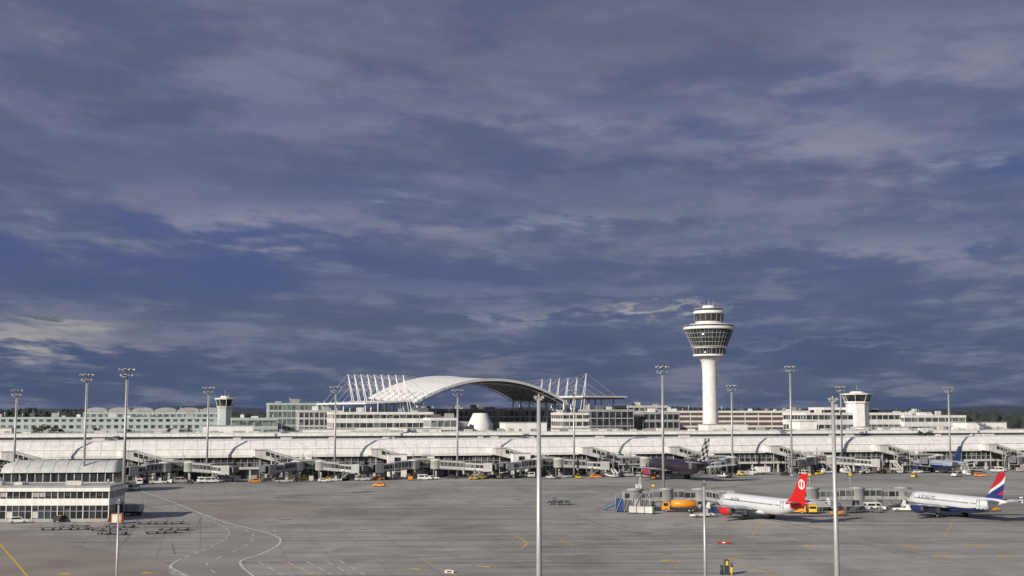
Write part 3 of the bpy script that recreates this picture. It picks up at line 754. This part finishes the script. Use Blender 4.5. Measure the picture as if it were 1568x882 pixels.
def truck(m,m2,L=8,Hh=3.3):
    b=B(); h=L/2
    b.prism([(h-2,.6),(h-2,2.5),(h-1.8,2.65),(h-.4,2.65),(h-.05,1.6),(h,.6)],-1.15,1.15,m)
    b.prism([(h-.36,2.45),(h-.04,1.65),(h,1.65),(h-.32,2.45)],-1,1,glassd)
    for y0,y1 in ((1.15,1.17),(-1.17,-1.15)): b.box(h-1.6,h-.5,y0,y1,1.6,2.35,glassd)
    b.box(-h,h-2.15,-1.25,1.25,1.0,Hh,m2); b.box(-h,h-.2,-.9,.9,.55,.95,dark)
    for i in range(6): x=-h+.3+i*(L-2.8)/6; b.box(x,x+.08,-1.29,-1.25,1.02,Hh-.02,lgrey); b.box(x,x+.08,1.25,1.29,1.02,Hh-.02,lgrey)
    wheels(b,(-h+1,-h+2,h-1.1),1.05,.48); return b
def tanker(m):
    b=truck(m,dark,9,1.3); 
    old=b.M; b.M=T((-1.1,0,2.05))@Matrix.Rotation(math.radians(90),4,'Y'); b.lathe([(.3,-3.3),(1.05,-3.1),(1.1,0),(1.05,3.0),(.3,3.2)],m,20); b.M=old
    b.box(-3,1,-.3,.3,3.1,3.25,galv); return b
def tug(m):
    b=B(); b.prism([(-1.5,.3),(-1.5,.95),(.2,.95),(.3,1.1),(1.5,1.0),(1.6,.3)],-.75,.75,m); b.box(-.6,.2,-.65,.65,1.75,1.85,m)
    for x in (-.55,.15):
        for y in (-.6,.6): b.cyl((x,y,.95),(x,y,1.8),.04,.04,dark,5)
    b.box(-.5,-.1,-.5,.5,.95,1.3,dark); wheels(b,(-1,1),.7,.36); return b
def cart(m=None,full=False,n=3):
    b=B()
    for i in range(n):
        x=i*3.7; b.box(x,x+3.1,-.8,.8,.45,.6,mgrey); b.beam((x+3.1,0,.5),(x+3.7,0,.5),.08,dark)
        for xx in (x+.5,x+2.6):
            for yy in (-.65,.65): b.cyl((xx,yy-.1,.22),(xx,yy+.1,.22),.22,.22,black,10)
        for xx in (x+.05,x+3.05):
            b.beam((xx,-.75,1.3 if not full else 1.7),(xx,.75,1.3 if not full else 1.7),.06,mgrey)
            for yy in (-.75,.75): b.beam((xx,yy,.6),(xx,yy,1.3 if not full else 1.7),.06,mgrey)
        if full:
            b.box(x,x+3.1,-.8,.8,1.7,1.75,m or lgrey)
            for k in range(5): xx=x+.2+k*.52; b.box(xx,xx+.46,-.6+.1*R(),.6,.6,.6+U(.4,.95),random.choice([dark,navy,mgrey,dark,brown]))
        else:
            for k in range(9): b.beam((x+.15+k*.35,-.75,.62),(x+.15+k*.35,.75,.62),.06,lgrey)
    return b
def loader(m):
    b=B(); b.box(-3,3,-.9,.9,.4,.95,m); wheels(b,(-2,2),.85,.36); b.prism([(-3.6,1.0),(-3.6,1.35),(3.8,3.2),(3.8,2.85)],-.45,.45,dark); b.box(.3,1.2,-.85,-.4,.95,2.1,m); b.beam((1.8,0,.9),(1.8,0,2.5),.2,galv); return b
def stair_truck():
    b=B(); b.box(-3.4,3.4,-.95,.95,.5,.95,white); wheels(b,(-2.3,2.3),.9,.42)
    b.prism([(1.9,.95),(1.9,2.1),(3,2.1),(3.4,1.4),(3.4,.95)],-.95,.95,white); b.prism([(2.95,2.0),(3.35,1.45),(3.42,1.45),(3.0,2.05)],-.8,.8,glassd)
    n=16
    for i in range(n): x=-3.4+5.4*i/n; z=1.0+3.4*i/n; b.box(x,x+.36,-.7,.7,z,z+.1,galv)
    for y in (-.75,.75):
        b.prism([(-3.5,.95),(-3.5,1.9),(2,5.4),(4,5.4),(4,4.4),(2,4.4)],y-.03,y+.03,offwhite)
    b.box(2,4,-.7,.7,4.3,4.4,galv); b.beam((1.5,0,1),(3,0,4.3),.25,galv); return b
def ulds():
    b=B()
    for i in range(3): b.prism([(i*2.2,.3),(i*2.2,1.9),(i*2.2+2,1.9),(i*2.2+2,.3)],-.75,.75,random.choice([galv,offwhite])); b.box(i*2.2,i*2.2+2,-.8,.8,.1,.3,dark)
    return b
def put(b,name,bearing,row,hd): 
    b.make(name,None,T(G(bearing,row))@RZ(hd))
put(tanker(orange),'fuel_truck',1040,784,175)
put(van(orange),'service_van',1219,786,160); put(van(yellow),'service_van',1244,786,80); put(tug(orange),'baggage_tug',1282,789,10); put(cart(None,True,2),'baggage_cart_train',1293,786,20)
put(van(white),'service_van',206,751,80); put(car(orange),'small_airport_car',580,745,170); put(car(yellow),'small_airport_car',508,734,0)
put(loader(yellow),'belt_loader',462,735,20)
put(stair_truck(),'passenger_stairs_truck',978,752,85)
put(tug(dark),'baggage_tug',848,773,170); put(cart(None,True,1),'baggage_cart_train',856,773,-8)
put(truck(white,offwhite,6.5,2.8),'catering_truck',198,789,170)
b=B(); b.box(-1.3,1.3,-1.1,1.1,.25,2.4,orange); b.box(-.9,.9,-1.14,-1.1,.4,2.2,white); b.box(-1.35,1.35,-1.15,1.15,.1,.25,dark); b.box(-1.35,1.35,-1.15,1.15,2.4,2.5,dark)
for x in (-1.3,1.3): b.box(x-.06,x+.06,-1.17,-1.1,.25,2.4,dark)
put(b,'freight_container',179,802,8)
b=B(); b.box(-1,1,-.9,.9,.25,1.8,white); b.box(-1.05,1.05,-.95,.95,1.8,1.9,mgrey); b.box(-.6,-.1,-.93,-.9,.5,1.6,glassd); b.box(-1,1,-.9,.9,0,.2,dark)
put(b,'ground_power_unit',170,797,15)
for x,y,h,n in ((62,812,8,3),(92,808,-12,2),(138,813,20,2),(150,818,-15,2),(210,803,5,3),(222,818,25,2),(243,812,-5,2),(205,808,170,2)):
    put(cart(None,False,n),'baggage_dolly',x,y,h)
put(car(dark),'small_airport_car',93,799,80); put(car(white),'small_airport_car',28,801,20)
kinds=[lambda:van(white),lambda:van(offwhite),lambda:car(white),lambda:cart(None,True,3),lambda:loader(offwhite),lambda:tug(yellow),lambda:truck(white,white),lambda:van(lgrey),lambda:ulds(),lambda:car(dark),lambda:stair_truck(),lambda:cart(None,False,4),lambda:car(orange)]
names=['service_van','service_van','small_airport_car','baggage_cart_train','belt_loader','baggage_tug','catering_truck','service_van','cargo_container','small_airport_car','passenger_stairs_truck','baggage_dolly','small_airport_car']
x=225
while x<1568:
    if not 985<x<1090:
        i=random.randrange(len(kinds)); s=ps(x); pos=PM@Vector((s,-U(13,26),0))
        kinds[i]().make(names[i],None,T(pos)@RZ(random.choice([14,14,194,104])+U(-12,12)))
    x+=U(14,30)
for x,y in ((1085,729),(1110,731),(1130,728),(985,731),(1000,733),(1400,731),(1480,728),(1500,730),(1465,730)):
    i=random.randrange(len(kinds)); put(kinds[i](),names[i],x,y,U(0,360))
for x,y,k,nm in ((1310,784,lambda:cart(None,True,2),'baggage_cart_train'),(1340,782,lambda:van(white),'service_van'),(1385,783,lambda:loader(white),'belt_loader'),(1075,792,lambda:loader(white),'belt_loader'),(1090,786,lambda:tug(blue),'baggage_tug'),(965,786,lambda:ulds(),'cargo_container'),(1520,783,lambda:tug(orange),'baggage_tug'),(1195,783,lambda:cart(None,True,2),'baggage_cart_train'),(1262,782,lambda:truck(lgrey,offwhite,7,3),'catering_truck'),(1490,784,lambda:loader(mgrey),'belt_loader')):
    put(k(),nm,x,y,U(-30,30))
def stand_sign(bearing,row,h):
    b=B(); b.cyl((0,0,0),(0,0,h),.12,.1,galv,8); b.box(-.7,.7,-.15,.15,h-1.2,h,dark); b.box(-.5,.5,-.17,-.15,h-1.0,h-.2,yellow); put(b,'stand_number_sign',bearing,row,0)
stand_sign(1240,752,6); stand_sign(1302,752,6); stand_sign(1000,755,3)
b=B(); b.cyl((-.8,0,0),(-.8,0,1.5),.3,.25,dark,10); b.box(-.35,.35,-.3,.3,0,2.4,dark); b.box(-.2,.2,-.32,-.3,1.5,2.2,yellow); b.cyl((.8,0,0),(.8,0,1.2),.2,.2,yellow,10); b.cyl((.8,0,1.2),(.8,0,1.9),.18,.1,dark,8)
put(b,'warning_light_post',1113,880,0)
b=B(); b.box(-.7,.7,-.3,.3,0,.4,white); b.box(-.4,.4,-.32,-.3,.1,.3,dark); b.prism([(-.7,.4),(-.4,.6),(.4,.6),(.7,.4)],-.25,.25,lgrey); put(b,'apron_edge_light',688,877,0)
b=B(); b.box(-1.2,1.2,-.15,.15,.15,.45,red); b.box(-.4,.2,-.17,-.15,.18,.42,white)
for x in (-1,1): b.box(x-.1,x+.1,-.3,.3,0,.15,dark)
put(b,'safety_barrier',1109,833,0)
# ------------------------------------------------------------ vegetation
leafm=mat('foliage_dark',(.045,.06,.028),.9,var=.5,scale=.5)
bark=mat('bark',(.09,.07,.05),.9)
def treemesh(seed,h):
    rnd=random.Random(seed); b=B(); b.cyl((0,0,0),(0,0,h*.7),.35,.12,bark,7)
    cl=[]
    for i in range(16):
        a=rnd.uniform(0,6.28); z=h*rnd.uniform(.3,.9); r=h*.26*math.sin(min(1,(1-z/h)*1.9+.15)*1.5)*rnd.uniform(.5,1.1)
        p=(r*math.cos(a),r*math.sin(a),z+1); b.cyl((0,0,z-1.5),p,.12,.03,bark,5); cl.append((Vector(p),rnd.uniform(.9,1.9)))
    cl.append((Vector((0,0,h*.92)),1.4))
    for c,r in cl:
        for k in range(70):
            d=Vector((rnd.gauss(0,1),rnd.gauss(0,1),rnd.gauss(0,.8))).normalized()*r*rnd.uniform(.4,1.1); q=c+d
            u=Vector((rnd.gauss(0,1),rnd.gauss(0,1),rnd.gauss(0,1))).normalized()*.33; w=u.orthogonal().normalized()*.3
            kk=b.add([q-u,q+w,q+u,q-w]); b.fc([kk,kk+1,kk+2,kk+3],leafm)
    return b
tm=[]
for i in range(3):
    o=treemesh(i,19).make('broadleaf_tree',norm=False); tm.append(o.data); bpy.data.objects.remove(o)
for i,br in enumerate((62,75,88,104,112,150,158,196,206,218,262,270,282,322,1405,1418)):
    Y=U(556,575); o=bpy.data.objects.new('broadleaf_tree',tm[i%3]); scene.collection.objects.link(o); s=U(.85,1.02)
    o.matrix_world=T((gx(br,Y,15),Y,0))@RZ(U(0,360))@Matrix.Scale(s,4)
farm=mat('distant_wood_foliage',(.028,.038,.032),.95,var=.4,scale=.02)
b=B(); rnd=random.Random(3)
for k in range(1500):
    Y=rnd.uniform(1250,2100); X=rnd.uniform(-.55,.55)*Y; h=(23+4*math.sin(X*.006)+rnd.uniform(-3,3))*(1+.10*(Y-1250)/850); w=rnd.uniform(7,16)
    n=7; rings=[]
    for z,f in ((0,.7),(h*.35,1.0),(h*.65,.85),(h*.85,.5),(h,.08)):
        rings.append([(X+w*f*rnd.uniform(.7,1.25)*math.cos(6.283*i/n),Y+w*f*rnd.uniform(.7,1.2)*math.sin(6.283*i/n),z+rnd.uniform(-1.2,1.2)) for i in range(n)])
    b.loft(rings,farm,True,False)
b.make('distant_treeline',norm=False)
hillm=mat('far_hill_haze',(.03,.045,.07),.95,var=.2,scale=.001)
b=B(); pts=[]
for i in range(121):
    X=-4200+70*i; pts.append((X,40+9*math.sin(i*.21)+6*math.sin(i*.53+1)))
k=b.add([(x,6000,-1) for x,z in pts]+[(x,6400,z) for x,z in pts])
for i in range(120): b.fc([k+i,k+i+1,k+122+i,k+121+i],hillm,True)
b.make('hills')
# ------------------------------------------------------------ WORLD
w=bpy.data.worlds.new('World'); scene.world=w; w.use_nodes=True; t=w.node_tree; n=t.nodes; l=t.links; n.clear()
try:
    w.cycles.sampling_method='MANUAL'; w.cycles.sample_map_resolution=256
except Exception: pass
SUN_EL=23; SUN_AZ=222
def mth(op,a,c=None,d=None):
    q=n.new('ShaderNodeMath'); q.operation=op
    for i,v in enumerate((a,c,d)):
        if v is None: continue
        if hasattr(v,'links'): l.new(v,q.inputs[i])
        else: q.inputs[i].default_value=v
    return q.outputs[0]
def mixc(f,a,c):
    q=n.new('ShaderNodeMix'); q.data_type='RGBA'
    if hasattr(f,'links'): l.new(f,q.inputs[0])
    else: q.inputs[0].default_value=f
    for i,v in ((6,a),(7,c)):
        if hasattr(v,'links'): l.new(v,q.inputs[i])
        else: q.inputs[i].default_value=(*v,1)
    return q.outputs[2]
def noise(vec,scale,det=6,rough=.55,dist=0):
    q=n.new('ShaderNodeTexNoise'); q.noise_dimensions='2D'; q.inputs['Scale'].default_value=scale; q.inputs['Detail'].default_value=det; q.inputs['Roughness'].default_value=rough; q.inputs['Distortion'].default_value=dist; l.new(vec,q.inputs['Vector']); return q.outputs['Fac']
def comb(a,c,d=0.):
    q=n.new('ShaderNodeCombineXYZ')
    for i,v in enumerate((a,c,d)):
        if hasattr(v,'links'): l.new(v,q.inputs[i])
        else: q.inputs[i].default_value=v
    return q.outputs[0]
def ss(v,a,c,lo=0.,hi=1.):
    q=n.new('ShaderNodeMapRange'); q.interpolation_type='SMOOTHSTEP'; q.inputs[1].default_value=a;q.inputs[2].default_value=c;q.inputs[3].default_value=lo;q.inputs[4].default_value=hi; l.new(v,q.inputs[0]); return q.outputs[0]
tc=n.new('ShaderNodeTexCoord'); sx=n.new('ShaderNodeSeparateXYZ'); l.new(tc.outputs['Generated'],sx.inputs[0])
X,Y,Z=sx.outputs
az=mth('ARCTAN2',X,Y); el=mth('MAXIMUM',Z,0.0)
D=mth('ADD',el,.28); u=mth('DIVIDE',az,D); v=mth('LOGARITHM',mth('ADD',el,.09),2.71828)
v=mth('ADD',v,mth('MULTIPLY',az,.10))
big=noise(comb(mth('ADD',mth('MULTIPLY',u,1.3),13.1),mth('MULTIPLY',v,3.4)),1.0,4,.5,.25)
mid=noise(comb(mth('ADD',mth('MULTIPLY',u,3.6),4.7),mth('MULTIPLY',v,8.6)),1.0,5,.54,.15)
fine=noise(comb(mth('MULTIPLY',u,12.),mth('MULTIPLY',v,24.)),1.0,4,.55,.15)
base=mixc(ss(el,.0,.15),(.050,.080,.172),(.074,.106,.245))
cover=mth('ADD',mth('MULTIPLY',big,.55),mth('ADD',mth('MULTIPLY',mid,.33),mth('MULTIPLY',fine,.12)))
topg=ss(el,.12,.33,0.,.12)
cv=mth('ADD',cover,topg)
c1=ss(cv,.34,.60)
greyc=mixc(ss(el,.02,.22),(.088,.116,.198),(.142,.154,.245))
col=mixc(mth('MULTIPLY',c1,.95),base,greyc)
lit=ss(mth('ADD',mth('MULTIPLY',mid,.68),mth('MULTIPLY',fine,.32)),.45,.66)
edge=mth('MULTIPLY',ss(cv,.42,.56),lit)
col=mixc(mth('MULTIPLY',edge,.42),col,(.25,.26,.355))
bel=ss(mth('ADD',mth('MULTIPLY',mid,.8),mth('MULTIPLY',fine,.2)),.50,.34)
col=mixc(mth('MULTIPLY',mth('MULTIPLY',bel,c1),.5),col,(.072,.090,.172))
wig=mth('MULTIPLY',mth('SUBTRACT',mid,.5),.16); wig2=mth('MULTIPLY',mth('SUBTRACT',mth('ADD',mth('MULTIPLY',fine,.4),mth('MULTIPLY',mid,.6)),.5),.07)
azw=mth('ADD',az,wig); elw=mth('ADD',el,wig2)
tex=ss(mth('ADD',mth('MULTIPLY',mid,.5),mth('MULTIPLY',fine,.5)),.36,.62)
def blob(px,py,rx,ry,amp,colr,c,texd=.6):
    a=mth('DIVIDE',mth('SUBTRACT',azw,(px-784)/F),rx/F); e=mth('DIVIDE',mth('SUBTRACT',elw,(630-py)/F),ry/F)
    g=mth('EXPONENT',mth('MULTIPLY',mth('ADD',mth('MULTIPLY',a,a),mth('MULTIPLY',e,e)),-1.0))
    tx=mth('ADD',mth('MULTIPLY',tex,texd),1-texd)
    return mixc(mth('MULTIPLY',mth('MULTIPLY',g,tx),amp),c,colr)
mauve=(.27,.27,.36); warm=(.42,.40,.40); pale=(.31,.35,.45); deep=(.060,.088,.228); slate=(.112,.124,.198)
for a in ((220,250,300,50,.5,deep,.3),(150,420,300,36,.45,deep,.3),(700,420,500,24,.45,deep,.3),(950,275,260,30,.4,deep,.3),(450,170,250,26,.3,deep,.3),
          (900,60,420,60,.5,slate,.3),(1350,30,300,50,.45,slate,.3),
          (420,335,150,24,.8,mauve),(465,366,60,12,.5,mauve),(300,345,110,14,.5,mauve),(1310,235,140,40,.65,mauve),(1460,130,220,60,.5,mauve),(800,188,230,18,.5,mauve),
          (1470,272,90,16,.45,pale),(1320,385,240,16,.6,mauve),(880,335,150,10,.35,pale),(590,305,70,8,.4,pale),(110,508,85,16,.9,warm,.35),(40,532,130,12,.9,warm,.2),(1000,473,80,5,.85,warm,.4),(830,478,140,6,.5,mauve),(1250,527,160,6,.3,mauve),(230,530,100,9,.4,mauve),
          (90,497,45,6,.8,(.05,.07,.13),.3)):
    col=blob(a[0],a[1],a[2],a[3],a[4],a[5],col,a[6] if len(a)>6 else .6)
sky=n.new('ShaderNodeTexSky'); sky.sky_type='NISHITA'; sky.sun_disc=False; sky.sun_elevation=math.radians(SUN_EL); sky.sun_rotation=math.radians(SUN_AZ)
bg1=n.new('ShaderNodeBackground'); bg1.inputs[1].default_value=.06; l.new(sky.outputs[0],bg1.inputs[0])
bg2=n.new('ShaderNodeBackground'); bg2.inputs[1].default_value=1.0; l.new(col,bg2.inputs[0])
ms=n.new('ShaderNodeMixShader'); ms.inputs[0].default_value=.95; l.new(bg1.outputs[0],ms.inputs[1]); l.new(bg2.outputs[0],ms.inputs[2])
out=n.new('ShaderNodeOutputWorld'); l.new(ms.outputs[0],out.inputs[0])
sd=bpy.data.lights.new('sun','SUN'); sd.energy=5.0; sd.angle=math.radians(.5); sd.color=(1,.92,.80)
so=bpy.data.objects.new('sun',sd); scene.collection.objects.link(so)
a=math.radians(SUN_AZ); e=math.radians(SUN_EL)
dirv=Vector((math.sin(a)*math.cos(e),math.cos(a)*math.cos(e),math.sin(e)))
so.rotation_euler=(-dirv).to_track_quat('-Z','Y').to_euler(); so.location=dirv*300
cd=bpy.data.cameras.new('camera'); cd.sensor_width=36; cd.lens=36*F/1568; cd.clip_end=20000; cd.clip_start=.5
co=bpy.data.objects.new('camera',cd); scene.collection.objects.link(co); co.location=(0,0,H); co.rotation_euler=(math.radians(90)+PT,0,0)
scene.camera=co
